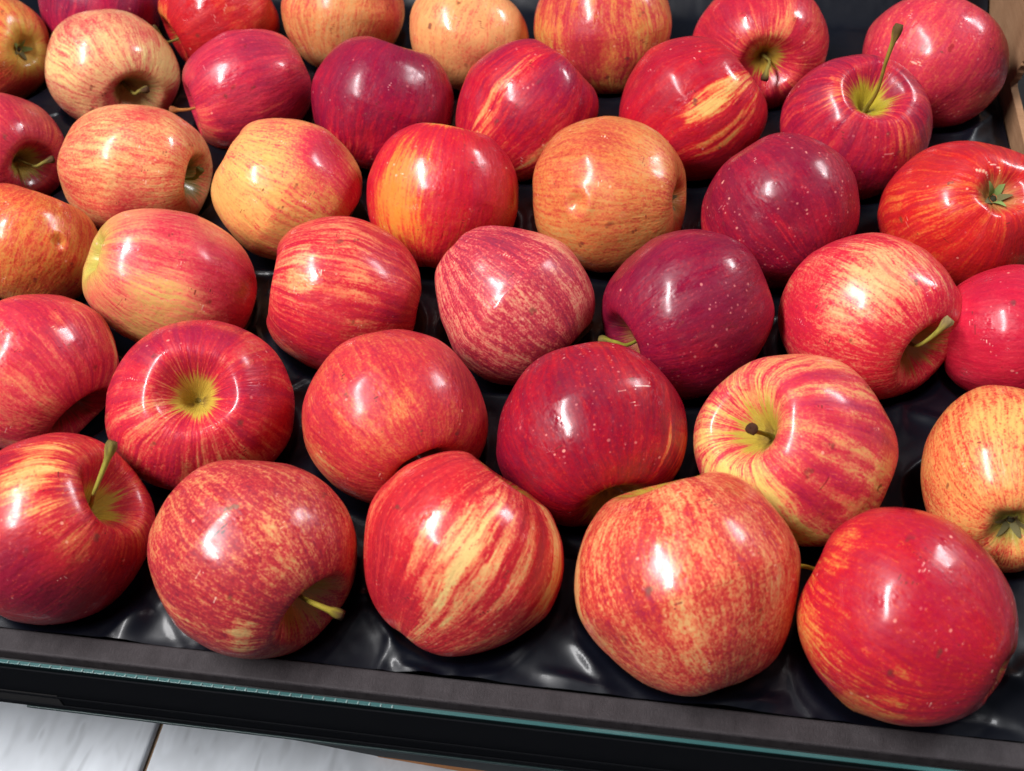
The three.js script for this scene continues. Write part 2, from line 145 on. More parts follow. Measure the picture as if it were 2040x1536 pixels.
{ id: 'F1', b: [318, 552, -85, 150], ax: [-.86, -.42, .1], sh: { con: .1 }, col: ['#e0a848', '#dd6840', '#c22028', '#a01828'], cov: .74, sA: .16, mA: .12, p: [[-.95, .0, .25, .3, -.6], [.1, .1, .6, .2, -.25], [.2, -.5, .6, .3, .16]], len: .3, stem: [[-.9, -.4, .1], [-1.0, -.25, .12], [-1.1, -.15, .12]], stemc: ['#8c7a3a', '#5c4a2c'], label: 'bright red apple at the top edge with an orange band and yellow left rim' },
{ id: 'F2', b: [565, 800, -95, 145], ax: [.1, .95, .1], sh: { con: .12, h: .92, rd: .5 }, col: ['#e2b074', '#da8a56', '#bc3a3a', '#9c2038'], cov: .36, sA: .18, mA: .2, p: [[.6, .5, .4, .5, .4], [-.2, -.8, .5, .25, -.2], [.8, -.2, .3, .4, .2]], len: .2, label: 'orange apple at the top edge with a redder right shoulder, behind the purple one' },
{ id: 'F3', b: [812, 1060, -35, 180], ax: [.3, .9, .05], sh: { con: .14, h: .95, rd: .6 }, col: ['#ebb070', '#e29a66', '#cc5044', '#a83038'], cov: .3, sA: .12, mA: .2, p: [[.3, -.4, .5, .3, .24], [-.7, .2, .3, .3, -.2]], len: .1, label: 'palest peach-orange apple at the top edge, right above the middle' },
{ id: 'F4', b: [1062, 1340, -75, 190], ax: [-.1, .95, .1], sh: { con: .1, h: .92, rd: .5 }, col: ['#d8a458', '#d27a46', '#b8303a', '#94203a'], cov: .5, sA: .24, mA: .2, p: [[-.25, -.15, .3, .5, .3], [-.95, -.1, .25, .6, -.25], [.8, -.1, .3, .6, -.2], [.1, -.8, .4, .2, -.3]], len: .2, label: 'brown-orange apple at the top edge with a red face and greenish underside' },
{ id: 'F5', b: [1378, 1652, -40, 220], ax: [.16, -.3, .92], sh: { con: .08, cav: 1.1, h: .9 }, col: ['#e2b468', '#dc6c50', '#bf2238', '#94183a'], cov: .72, sA: .2, mA: .14, cavc: '#b09a3a', cavr: .34, p: [[.3, .25, .16, .5, -.42], [-.1, .1, .3, .4, -.3], [.5, -.5, .3, .2, -.2], [-.6, .4, .4, .4, .1]], len: .5, stem: [[.17, -.24, .82], [.13, -.36, .98], [.1, -.5, 1.0]], label: 'red apple at the top edge with a hollow facing us and its stem hanging down' },
];
// where each apple lies: [x, y, z of its centre, size] in apple radii, then height and roundness of its shape
const PLACED = {
  A0: [0.268, -0.055, -0.083, 0.956, 0.869, 0.995],
  A1: [2.425, -0.003, 0.009, 0.974, 0.9, 1.003],
  A2: [4.414, -0.1, -0.272, 0.993, 0.935, 1.004],
  A3: [6.631, -0.021, -0.186, 1.069, 0.935, 1],
  A4: [8.616, 0, -0.017, 0.982, 0.92, 1.006],
  B0: [-0.865, -0.095, -2.204, 0.926, 0.817, 1.016],
  B1: [1.258, -0.058, -1.84, 0.983, 0.836, 1.039],
  B2: [3.422, -0.009, -1.886, 0.981, 0.85, 1.006],
  B3: [5.531, -0.035, -1.911, 0.991, 0.861, 1.015],
  B4: [7.665, 0.009, -1.887, 0.988, 0.917, 1.02],
  B5: [9.727, -0.07, -1.816, 0.861, 0.955, 0.922],
  C0: [-1.871, -0.123, -4.248, 0.899, 0.783, 0.991],
  C1: [0.245, -0.016, -3.739, 0.9, 1.037, 0.972],
  C2: [2.398, -0.057, -3.735, 0.935, 0.918, 0.987],
  C3: [4.402, 0.016, -3.788, 0.922, 0.966, 1],
  C4: [6.473, -0.018, -3.807, 0.968, 0.898, 1],
  C5: [8.512, -0.052, -4.023, 0.966, 0.903, 1.002],
  C6: [10.183, -0.169, -4.014, 0.842, 0.914, 0.95],
  DL: [-3.193, -0.169, -6.232, 0.853, 0.882, 1.033],
  D0: [-1.019, -0.073, -5.865, 0.924, 0.981, 0.976],
  D1: [1.21, -0.012, -5.57, 0.952, 0.911, 0.997],
  D2: [3.278, -0.015, -5.636, 0.978, 0.956, 0.994],
  D3: [5.397, -0.014, -5.861, 0.997, 0.913, 1.002],
  D4: [7.55, -0.031, -5.763, 0.979, 0.909, 1.016],
  D5: [9.819, -0.022, -5.903, 0.973, 0.903, 1.05],
  EL: [-4.427, -0.108, -8.697, 0.865, 0.866, 1.01],
  E0: [-2.324, -0.106, -8.268, 0.926, 0.888, 1.042],
  E1: [-0.102, -0.139, -7.976, 0.865, 0.996, 0.987],
  E2: [2.011, -0.036, -7.614, 1.019, 0.895, 1.005],
  E3: [4.058, -0.079, -7.629, 0.944, 0.962, 1.001],
  E4: [6.362, -0.04, -7.844, 0.998, 0.94, 1.003],
  E5: [8.556, -0.064, -7.633, 0.97, 0.869, 1.034],
  E6: [9.72, -0.038, -9.357, 0.989, 0.875, 1.012],
  F0: [-3.134, -0.086, -9.885, 0.947, 0.831, 0.996],
  F1: [-1.11, -0.06, -9.798, 0.937, 0.857, 0.989],
  F2: [0.842, -0.05, -10.074, 0.957, 0.938, 0.981],
  F3: [2.915, -0.128, -9.607, 0.956, 0.829, 1.01],
  F4: [4.962, -0.017, -9.831, 1.022, 0.923, 1.007],
  F5: [7.288, -0.073, -9.668, 0.965, 0.89, 1.019]
};
// ---------- materials of the surroundings ----------
const powder = (() => { const n = tile(512, 512, 60, 60, 3), m = tile(512, 512, 3, 3, 8);
  return { map: texture(512, 512, (x, y, o) => { const k = 46 + 7 * n(x, y) + 5 * n(x, y, 0.45) + 5 * m(x, y); o[0] = k + 3; o[1] = k - 2; o[2] = k; }), bump: texture(512, 512, (x, y, o) => { o[0] = o[1] = o[2] = 128 + 90 * n(x, y) + 40 * n(x, y, 0.5); }, false) }; })();
const board = (() => { const n = tile(512, 512, 2, 50, 5), m = tile(512, 512, 40, 40, 6), l = tile(512, 512, 2, 2, 7);
  return texture(512, 512, (x, y, o) => { const k = 10 * n(x, y) + 8 * m(x, y) + 9 * l(x, y); o[0] = 178 + k; o[1] = 141 + k; o[2] = 108 + k; }); })();
const limed = (() => { const n = tile(512, 512, 4, 2.6, 11), m = tile(512, 512, 5, 4, 12), l = tile(512, 512, 2.2, 1.6, 15), g = tile(512, 512, 12, 8, 17);
  return texture(512, 512, (x, y, o) => { const a = m(x + 60 * l(x, y), y + 40 * g(x, y)), k = 12 * a + 9 * l(x, y) + 7 * n(x, y) - 18 * smooth(0.35, 0.9, n(x + 70 * l(x, y), y)) - 16 * smooth(0.4, 0.9, g(x, y)); o[0] = 200 + k; o[1] = 205 + k * 1.02; o[2] = 211 + k * 1.05; }); })();
const mRail = new THREE.MeshPhysicalMaterial({ map: powder.map, bumpMap: powder.bump, bumpScale: 0.00016, roughness: 0.7, specularIntensity: 0.6 });
const mBlack = new THREE.MeshStandardMaterial({ color: 0x0c0c0e, roughness: 0.55 });
const mFascia = new THREE.MeshPhysicalMaterial({ color: 0x0e0f12, roughness: 0.7, specularIntensity: 0.12 });
const mEdge = new THREE.MeshStandardMaterial({ color: 0x305858, roughness: 0.3 });
const mPane = new THREE.MeshPhysicalMaterial({ color: 0x10191a, roughness: 0.35, specularIntensity: 0.25 });
const mBoard = new THREE.MeshStandardMaterial({ map: board, color: 0xd8ccc0, roughness: 0.9 });

// ---------- floor of limed planks ----------
{
  const floor = new THREE.Group(); floor.name = 'floor'; floor.userData = { kind: 'structure' }; scene.add(floor);
  const under = mesh('subfloor', new THREE.BoxGeometry(2.2, 0.02, 0.56), new THREE.MeshStandardMaterial({ color: 0x806850, roughness: 0.9 }), floor); under.position.set(0.2, -0.0135, -0.225);
  const seam = 0.585 * U, wide = 0.205, r = random(5);
  for (let i = -5; i <= 5; i++) {
    const L = 0.56, g = new RoundedBoxGeometry(wide - 0.0026, 0.014, L - 0.002, 2, 0.0016), uv = g.attributes.uv, p = g.attributes.position, ou = r(), ov = r();
    for (let v = 0; v < uv.count; v++) uv.setXY(v, ou + p.getX(v) / 0.26, ov + p.getZ(v) / 0.3);
    const t = 0.94 + 0.08 * r(), m = mesh('plank', g, new THREE.MeshStandardMaterial({ map: limed, color: new THREE.Color(t, t, t * 0.995), roughness: 0.5 }), floor);
    m.position.set(seam + wide * (i + 0.5), -0.007 + (r() - 0.5) * 0.0006, -0.225);
  }
  const slat = tag(mesh('wooden_slat', new RoundedBoxGeometry(2.9 * U, 0.006, 0.5 * U, 2, 0.001), new THREE.MeshStandardMaterial({ map: board, color: 0xffd8a8, roughness: 0.8 })), 'thin pale wooden slat lying on the white planks against the black stand', 'slat');
  slat.position.copy(W(4.75, -3.5, 0.22)); slat.position.y += 0.003; slat.rotation.y = -0.05;
}

// ---------- the front of the stand: rail, gasket, two glass edges, dark fascia ----------
{
  const stand = new THREE.Group(); stand.name = 'display_stand'; stand.position.copy(W(5, -3.5, 0.4)); scene.add(stand);
  tag(stand, 'black display stand front with matte charcoal rail and teal glass edges', 'display stand');
  const long = 26, box = (name, y0, y1, z0, z1, m, r = 0.001, x0 = -8, x1 = 18, scaleUV) => {
    const g = new RoundedBoxGeometry((x1 - x0) * U, (y1 - y0) * U, (z1 - z0) * U, 3, Math.min(r, (y1 - y0) * U / 2.2, (z1 - z0) * U / 2.2));
    const p = g.attributes.position, n = g.attributes.normal, uv = g.attributes.uv;
    for (let i = 0; i < p.count; i++) uv.setXY(i, p.getX(i) / 0.05, (Math.abs(n.getY(i)) > 0.5 ? p.getZ(i) : p.getY(i)) / 0.05);
    const o = mesh(name, g, m, stand); o.position.copy(W((x0 + x1) / 2, (y0 + y1) / 2, (z0 + z1) / 2)).sub(stand.position); return o;
  };
  box('rail', -1.5, -0.74, 0.69, 0.945, mRail, 0.0011);
  box('gasket', -1.62, -0.86, 0.95, 1.012, mBlack, 0.0006);
  box('glass_pane', -1.66, -0.80, 1.014, 1.05, mPane, 0.0004);
  box('glass_edge', -0.797, -0.785, 1.012, 1.052, mEdge, 0.0002);
  box('fascia', -1.665, -0.85, 1.054, 1.075, mFascia, 0.0006);
  box('fascia_strip', -1.62, -1.55, 1.077, 1.092, mFascia, 0.0005);
  box('fascia_strip', -1.40, -1.36, 1.077, 1.087, mFascia, 0.0005);
  box('tape', -1.55, -1.34, 1.0771, 1.084, new THREE.MeshStandardMaterial({ map: powder.map, color: 0x55504c, roughness: 0.9 }), 0.0001, -6, 0.36);
  box('stand_body', -2.2, -1.67, -3, 0.86, mBlack, 0.002);
  box('stand_top', -2.2, -1.68, -16, -3.004, mBlack, 0.002);
  // lower pane hanging askew under the fascia: lower to the right
  const shape = new THREE.Shape(); const pts = [[-0.3, -1.66], [0.6, -1.76], [1.7, -1.93], [2.8, -2.06], [3.6, -2.2], [5, -2.24], [9, -2.5], [18, -2.9], [18, -1.72], [5, -1.71], [1, -1.69]];
  shape.moveTo(pts[0][0] * U, pts[0][1] * U); for (const q of pts.slice(1)) shape.lineTo(q[0] * U, q[1] * U);
  const low = mesh('lower_pane', new THREE.ExtrudeGeometry(shape, { depth: 0.05 * U, bevelEnabled: true, bevelSize: 0.0002, bevelThickness: 0.0002, bevelSegments: 2 }), mPane, stand); low.position.copy(W(0, 0, 0.88)).sub(stand.position);
  const e2 = box('lower_glass_edge', -1.705, -1.672, 0.93, 1.085, new THREE.MeshStandardMaterial({ color: 0x223636, roughness: 0.35 }), 0.0003, -0.1, 18);
  // pale capsules standing in for reflected ticks of light along the upper edge
  const glints = []; for (let i = 0; i < 46; i++) { const g = new THREE.CapsuleGeometry(0.011 * U, 0.02 * U, 3, 6); g.rotateX(1.1); g.translate(((-1.1 + i * 0.112) - 5) * U, (-0.786 + 3.5) * U, (1.035 - 0.4) * U); glints.push(g); }
  const glintRow = mesh('edge_glints', mergeGeometries(glints), new THREE.MeshStandardMaterial({ color: 0x7c9694, roughness: 0.25 }), stand); glintRow.userData.kind = 'stuff';
  const reflectionStrip = tag(mesh('glass_reflection_strip', new RoundedBoxGeometry(1.3 * U, 0.03 * U, 0.2 * U, 2, 0.0004), new THREE.MeshStandardMaterial({ map: board, color: 0xb0a898, roughness: 0.95 })), 'grey-brown strip added for a reflection in the glass at the right', 'strip');  // strip added in place of a grey-beige reflection in the glass
  reflectionStrip.position.copy(W(8.75, -1.12, 1.18)); reflectionStrip.rotation.x = 0.15;
}
// ---------- the black pressed film tray: a sheet with a bowl under every apple ----------
{
  const creases = [[3.55, 0.0, 3.95, 0.62, 0.05, 0.05], [3.95, 0.62, 4.4, 0.74, 0.05, 0.04], [4.47, 0.72, 4.95, 0.6, 0.045, 0.05], [4.47, 0.74, 4.44, 0.5, 0.03, 0.07], [5.3, 0.55, 6.05, 0.66, 0.05, 0.05], [5.55, 0.2, 6.0, 0.6, 0.04, 0.05], [6.7, 0.72, 7.6, 0.55, 0.06, 0.05], [1.0, 0.66, 1.3, 0.3, 0.1, 0.09], [9.3, -2.0, 9.6, -2.9, 0.05, 0.07], [9.1, -1.9, 9.5, -2.05, 0.04, 0.06], [9.0, -3.1, 9.5, -2.95, 0.04, 0.06], [10.2, -8.2, 10.8, -9.3, 0.06, 0.05], [10.3, -7.6, 10.7, -8.6, 0.05, 0.06], [9.4, 0.4, 10.2, -0.3, 0.05, 0.06], [8.9, 0.55, 9.7, 0.6, 0.04, 0.05]];
  const r = random(77); for (let i = 0; i < 110; i++) { const x = -5 + 15.8 * r(), z = -11.5 + 12 * r(), a = 6.3 * r(), l = 0.3 + 0.5 * r(); creases.push([x, z, x + l * Math.cos(a), z + l * Math.sin(a), 0.012 + 0.025 * r(), 0.018 + 0.03 * r()]); }
  const cups = APPLES.map((a) => { const [x, , z, s] = PLACED[a.id]; return [x, z, s]; });
  const height = (x, z) => {
    let y = -0.6 - 0.15 * smooth(-0.1, 0.7, z) - 0.22 * smooth(10.3, 10.85, x) + 0.5 * smooth(-11.1, -12.0, z) + 0.25 * smooth(-4.2, -4.9, x);
    y += 0.02 * noise(x * 1.1, z * 1.1, 3) + 0.01 * noise(x * 3.1, z * 3.1, 7) + 0.003 * noise(x * 9, z * 9, 1);
    const w = 0.05 * noise(x * 2.3, z * 2.3, 20);
    for (const c of cups) {
      const dx = x - c[0], dz = z - c[1]; if (Math.abs(dx) > 1.3 || Math.abs(dz) > 1.3) continue;
      const R = 1.22 * c[2], d = Math.sqrt(dx * dx + dz * dz) * (1 + w), b = d < R * 0.97 ? -1.045 + R - Math.sqrt(R * R - d * d) : 1e3, k = 0.05, h = clamp(0.5 + 0.5 * (y - b) / k);
      y = y + (b - y) * h - k * h * (1 - h);
      const th = Math.atan2(dz, dx), q = d / c[2]; if (q < 1.3) y += (0.01 * noise(Math.cos(th) * 5 + c[0], Math.sin(th) * 5 + c[1], 3) + 0.004 * noise(Math.cos(th) * 14 + c[0], Math.sin(th) * 14, c[1])) * Math.exp(-(((q - 0.9) / 0.14) ** 2)) + 0.008 * Math.exp(-(((q - 1.02) / 0.035) ** 2));
    }
    for (const [x0, z0, x1, z1, a, s] of creases) {
      const ex = x1 - x0, ez = z1 - z0; if (x < Math.min(x0, x1) - 0.3 || x > Math.max(x0, x1) + 0.3 || z < Math.min(z0, z1) - 0.3 || z > Math.max(z0, z1) + 0.3) continue;
      const t = clamp(((x - x0) * ex + (z - z0) * ez) / (ex * ex + ez * ez)), d = Math.hypot(x - x0 - t * ex, z - z0 - t * ez); y += a * Math.exp(-d * d / (2 * s * s)) * Math.sin(Math.PI * (0.08 + 0.84 * t));
    }
    return y;
  };
  const x0 = -4.95, x1 = 10.9, z0 = -12.35, z1 = 0.685, nx = 560, nz = 460, pos = new Float32Array((nx + 1) * (nz + 1) * 3), uv = new Float32Array((nx + 1) * (nz + 1) * 2), idx = [];
  for (let j = 0, k = 0; j <= nz; j++) for (let i = 0; i <= nx; i++, k++) {
    const x = x0 + (x1 - x0) * i / nx, z = z0 + (z1 - z0) * j / nz, p = W(x, height(x, z), z); pos[3 * k] = p.x; pos[3 * k + 1] = p.y; pos[3 * k + 2] = p.z; uv[2 * k] = x / 4; uv[2 * k + 1] = z / 4;
    if (i < nx && j < nz) idx.push(k, k + nx + 1, k + 1, k + 1, k + nx + 1, k + nx + 2);
  }
  const g = new THREE.BufferGeometry(); g.setAttribute('position', new THREE.BufferAttribute(pos, 3)); g.setAttribute('uv', new THREE.BufferAttribute(uv, 2)); g.setIndex(idx); g.computeVertexNormals();
  const tray = mesh('fruit_tray', g, new THREE.MeshPhysicalMaterial({ color: 0x060913, roughness: 0.42, specularIntensity: 0.5, clearcoat: 0.15, clearcoatRoughness: 0.15 }));
  tag(tray, 'glossy black plastic tray liner with a round cup under each apple', 'tray liner');
}
// ---------- the brown carton round the tray ----------
{
  const box = new THREE.Group(); box.name = 'cardboard_carton'; box.position.copy(W(3, -1.6, -6)); scene.add(box);
  tag(box, 'brown corrugated carton around the black tray, cut low along its right side', 'carton');
  const wall = (name, pts, thick, place) => {
    const s = new THREE.Shape(); s.moveTo(pts[0][0] * U, pts[0][1] * U); for (const q of pts.slice(1)) s.lineTo(q[0] * U, q[1] * U);
    const g = new THREE.ExtrudeGeometry(s, { depth: thick * U, bevelEnabled: true, bevelSize: 0.0003, bevelThickness: 0.0003, bevelSegments: 2, curveSegments: 4 }), uv = g.attributes.uv, p = g.attributes.position;
    for (let i = 0; i < uv.count; i++) uv.setXY(i, p.getX(i) / 0.12, p.getY(i) / 0.12);
    place(g); return mesh(name, g, mBoard, box);
  };
  const rel = (g, x, y, z) => { const o = W(x, y, z).sub(box.position); g.translate(o.x, o.y, o.z); };
  // side wall on the right: section in (-z, y)
  const n = []; for (let i = 0; i <= 14; i++) n.push([9.56 - 0.27 * i / 14 + 0.03 * noise(i * 0.9, 2, 2), -0.46 + 0.62 * i / 14]);
  const low = []; for (let i = 0; i <= 20; i++) low.push([0.6 + 8.9 * i / 20, -0.5 + 0.02 * noise(i * 0.7, 5, 5)]);
  wall('side_wall', [[0.6, -1.6], ...low, ...n, [9.0, 0.6], [8.9, 1.4], [12.4, 1.4], [12.4, -1.6]], 0.09, (g) => { g.rotateY(Math.PI / 2); rel(g, 10.96, 0, 0); });
  wall('side_wall', [[0.6, -1.6], [0.6, -0.3], [12.4, -0.3], [12.4, -1.6]], 0.09, (g) => { g.rotateY(Math.PI / 2); rel(g, -5.1, 0, 0); });
  wall('back_wall', [[-4.95, -1.6], [-4.95, 0.1], [8.9, 0.1], [9.2, 0.6], [10.9, 0.6], [10.9, -1.6]], 0.09, (g) => rel(g, 0, 0, -12.5));
}
// ---------- apples ----------
const mix3 = (a, b, t, o) => { o[0] = a[0] + (b[0] - a[0]) * t; o[1] = a[1] + (b[1] - a[1]) * t; o[2] = a[2] + (b[2] - a[2]) * t; };
const skinBump = (() => { const n = tile(512, 512, 20, 20, 21), m = tile(512, 512, 9, 9, 22), l = tile(512, 512, 4, 4, 25);
  return texture(512, 512, (x, y, o) => { o[0] = o[1] = o[2] = 128 + 40 * n(x, y) + 46 * m(x, y) + 40 * l(x, y); }, false); })();
const wax = (() => { const n = tile(512, 512, 3, 3, 31), m = tile(512, 512, 11, 11, 32), l = tile(512, 512, 60, 40, 35);      // patchy bloom: duller and glossier skin
  return texture(512, 512, (x, y, o) => { o[0] = o[1] = o[2] = 160 + 75 * n(x, y) + 60 * m(x, y) + 45 * l(x, y); }, false); })();
const RUSSET = rgbOf('#6e5228');
const ROWS = { A: 1, B: 1, C: 1, D: 0.8, E: 0.66, F: 0.6 };
function skinTexture(a, sh, P, A, F) {
  const k = ROWS[a.id[0]], w = Math.round(1024 * k / 4) * 4, h = Math.round(512 * k / 4) * 4, seed = sh.seed * 7.3, col = a.col.map(rgbOf).map((q, n) => n ? q : q.map((v, k) => v * [0.97, 0.95, 0.98][k])), r = random(Math.floor(seed * 100) + 3);
  const N = P.length - 1, spots = [];
  const locate = (x, y) => {                       // a spot of the seen disc, in apple radii, to (turn, share of the section)
    const q = Math.min(0.97, Math.hypot(x, y)), c = Math.hypot(x, y) > 0.97 ? 0.97 / Math.hypot(x, y) : 1, d = back(A, turn(F, [x * c, y * c, Math.sqrt(1 - q * q)]));
    const phi = Math.atan2(d[2], d[0]), lat = Math.atan2(d[1], Math.hypot(d[0], d[2])); let best = 9, at = 0.5;
    for (let i = Math.floor(N * 0.14); i <= N * 0.93; i++) { const e = Math.abs(Math.atan2(P[i][1], P[i][0]) - lat); if (e < best) { best = e; at = i / N; } }
    return [phi, at, Math.max(0.12, P[Math.round(at * N)][0])];
  };
  for (const [x, y, rx, ry, amount] of a.p ?? []) { const [phi, at, rad] = locate(x, y); spots.push([phi, at, rx / rad, ry / 3.9, amount, rad]); }
  const cavc = rgbOf(a.cavc ?? '#a89038'), calc = rgbOf(a.calc ?? '#b09848'), cavr = (a.cavr ?? 0.42) / 3.9 * 1.25, calr = (a.calr ?? 0.3) / 3.9 * 1.2;
  const sA = a.sA, mA = a.mA, cov = a.cov, rag = a.rag ?? 1, c = [0, 0, 0], TAU = 2 * Math.PI, cs = [], sn = [];
  for (let x = 0; x < w; x++) { cs.push(Math.cos(x / w * TAU)); sn.push(Math.sin(x / w * TAU)); }
  const rings = []; for (let y = 0; y < h; y++) { const f = (y + 0.5) / h * N, i = Math.min(N - 1, Math.floor(f)), u = f - i; rings.push([P[i][0] + (P[i + 1][0] - P[i][0]) * u, P[i][1] + (P[i + 1][1] - P[i][1]) * u]); }
  const t = texture(w, h, (x, y, o) => {
    const at = (y + 0.5) / h, [rad, py] = rings[y], X = rad * cs[x], Z = rad * sn[x];
    const low = noise(X * 1.5 + seed, py * 1.5, Z * 1.5 + 5) * 0.65 + noise(X * 3.4, py * 3.4 + seed, Z * 3.4) * 0.35;
    const wob = noise(X * 3 + 9, py * 3, Z * 3 + seed) * 0.06, ca = cs[x] - sn[x] * wob, sa = sn[x] + cs[x] * wob;
    const s1 = noise(ca * 3.6 + seed, sa * 3.6, at * 1.6 + seed), s2 = noise(ca * 9.5, sa * 9.5 + seed, at * 3.2), s3 = noise(ca * 24 + seed, sa * 24, at * 7), s4 = noise(ca * 52, sa * 52 + seed, at * 20);
    const m1 = noise(X * 40 + 2, py * 28, Z * 40 + seed), m2 = noise(X * 84, py * 60 + 3, Z * 84 + seed), m3 = noise(X * 13, py * 10 + seed, Z * 13);
    const grain = m1 * 0.5 + m2 * 0.5 + s4 * 0.5; let stripe = s1 * 0.45 + s2 * 0.7 + s3 * 0.42 + grain * 0.2; stripe = stripe / (0.5 + Math.abs(stripe)) * (stripe < 0 ? 0.6 : 0.85);
    let B = cov + low * 0.22 + stripe * sA + (s3 * 0.09 + s4 * 0.1) * (0.7 + sA) + (m1 * 0.4 + m2 * 0.75 + m3 * 0.3 + s4 * 0.3) * (0.05 + mA);
    for (const [phi, pa, rx, ry, amount, rd] of spots) {
      let dp = Math.abs(x / w * TAU - phi); dp %= TAU; if (dp > Math.PI) dp = TAU - dp; dp *= clamp(rad / rd, 0.55, 1.3);
      const e = (dp / rx) ** 2 + ((at - pa) / ry) ** 2; if (e < 6) { const d = Math.sqrt(e) + rag * (s2 * 0.22 + s3 * 0.34 + s4 * 0.26 + m3 * 0.1 + grain * 0.1); B += amount * (1 - smooth(0.25, 1.5, d)); }
    }
    B = clamp(B, -0.2, 1.25);
    if (B < 0.35) mix3(col[0], col[1], clamp(B / 0.35), c); else if (B < 0.72) mix3(col[1], col[2], (B - 0.35) / 0.37, c); else mix3(col[2], col[3], clamp((B - 0.72) / 0.42) * 0.95, c);
    // fine red flecks on pale ground, pale flecks on red
    const fleck = smooth(0.36, 0.7, m2 * 0.6 + s4 * 0.35 + m1 * 0.35); if (B < 0.6) mix3(c, col[2], fleck * 0.55 * (0.35 + 1.6 * mA), c); else mix3(c, col[1], smooth(0.3, 0.7, -m2 * 0.6 - m1 * 0.4 - s4 * 0.2) * (0.24 + 0.8 * mA), c);
    const st = noise(ca * 33 + seed, sa * 33, at * 4.5 + 7), fine = smooth(0.28, 0.62, st) * (0.22 + 0.5 * sA) * smooth(-0.5, 0.3, m3 + low); if (fine > 0) mix3(c, B < 0.62 ? col[2] : col[3], fine, c);
    const pl = smooth(0.34, 0.66, -st) * (0.04 + 0.22 * sA) * (B > 0.5 ? 1 : 0.4); if (pl > 0) mix3(c, B > 0.6 ? col[1] : col[0], pl, c);
    const kS = 1 - smooth(cavr * 0.75, cavr * 1.2, at + s2 * 0.02 + s3 * 0.03 + s1 * 0.02); if (kS > 0) { mix3(c, cavc, kS * 0.92, c); mix3(c, RUSSET, smooth(0.0, 0.5, m3 + m1 * 0.4 + 0.2) * (1 - smooth(0.015, 0.075, at + s3 * 0.012)) * 0.7, c); }
    const kC = 1 - smooth(calr * 0.5, calr * 1.3, 1 - at + s2 * 0.02 + s3 * 0.015); if (kC > 0) mix3(c, calc, kC * 0.8, c);
    const v = 1 + m2 * 0.04 + m3 * 0.03 + s4 * 0.03; o[0] = c[0] * v; o[1] = c[1] * v; o[2] = c[2] * v * 0.95;
  });
  // pale pores, finer and denser towards the calyx
  const d = t.image.data, dot = (phi, at, size, tone, strength) => {
    const py = at * h, px = ((phi / TAU) % 1 + 1) % 1 * w, rad = Math.max(0.1, rings[clamp(Math.floor(py), 0, h - 1)][0]), ry = size / 3.9 * h, rx = size / rad / TAU * w;
    for (let y = Math.max(0, Math.floor(py - ry - 1)); y <= Math.min(h - 1, py + ry + 1); y++) for (let x = Math.floor(px - rx - 1); x <= px + rx + 1; x++) {
      const q = Math.hypot((x - px) / (rx + 0.3), (y - py) / (ry + 0.3)), e = strength * (1 - smooth(0.55, 1.1, q)); if (e <= 0) continue;
      const i = (y * w + ((x % w) + w) % w) * 4; for (let n = 0; n < 3; n++) d[i + n] += (tone[n] - d[i + n]) * e;
    }
  };
  const pale = [238, 178, 150], many = Math.floor(260 * a.len + 40);
  for (let i = 0; i < many; i++) { const at = 0.22 + 0.7 * Math.pow(r(), 0.8); const phi = r() * TAU, big = r(); if (noise(Math.cos(phi) * 2 + seed, at * 5, Math.sin(phi) * 2) < -0.25 + 0.2 * r()) continue; dot(phi, at, 0.005 + 0.015 * big * big + (at < 0.6 ? 0.002 : 0), pale, 0.15 + 0.5 * r() * (0.4 + big)); }
  for (let i = 0; i < 26; i++) dot(r() * TAU, 0.16 + 0.74 * r(), 0.005 + 0.007 * r(), [90, 44, 30], 0.25 + 0.3 * r());
  // handling: small scuffs, dull bruises, corky dots
  const rub = []; for (let i = 0; i < 5; i++) rub.push([r() * 1.5 - 0.75, r() * 1.5 - 0.75, r() * 3.1, 0.05 + 0.14 * r(), 0.004 + 0.004 * r(), r() < 0.5 ? '#f0c8b0' : '#6a2420', 0.2 + 0.3 * r()]);
  for (let i = 0; i < 3; i++) rub.push([r() * 1.5 - 0.75, r() * 1.4 - 0.7, r() * 3.1, 0.03 + 0.07 * r(), 0.014 + 0.022 * r(), '#7a4034', 0.03 + 0.05 * r()]);
  for (const [x, y, ang, len, wd, tone, strength] of [...rub, ...(a.marks ?? [])]) for (let i = 0; i <= 40; i++) { const u = i / 40 - 0.5, [phi, at] = locate(x + Math.cos(ang) * len * u + 0.012 * Math.sin(9 * u), y + Math.sin(ang) * len * u + 0.01 * Math.sin(7 * u + 1)); dot(phi, at, wd * (1 - 3.2 * u * u), rgbOf(tone), strength); }
  return t;
}
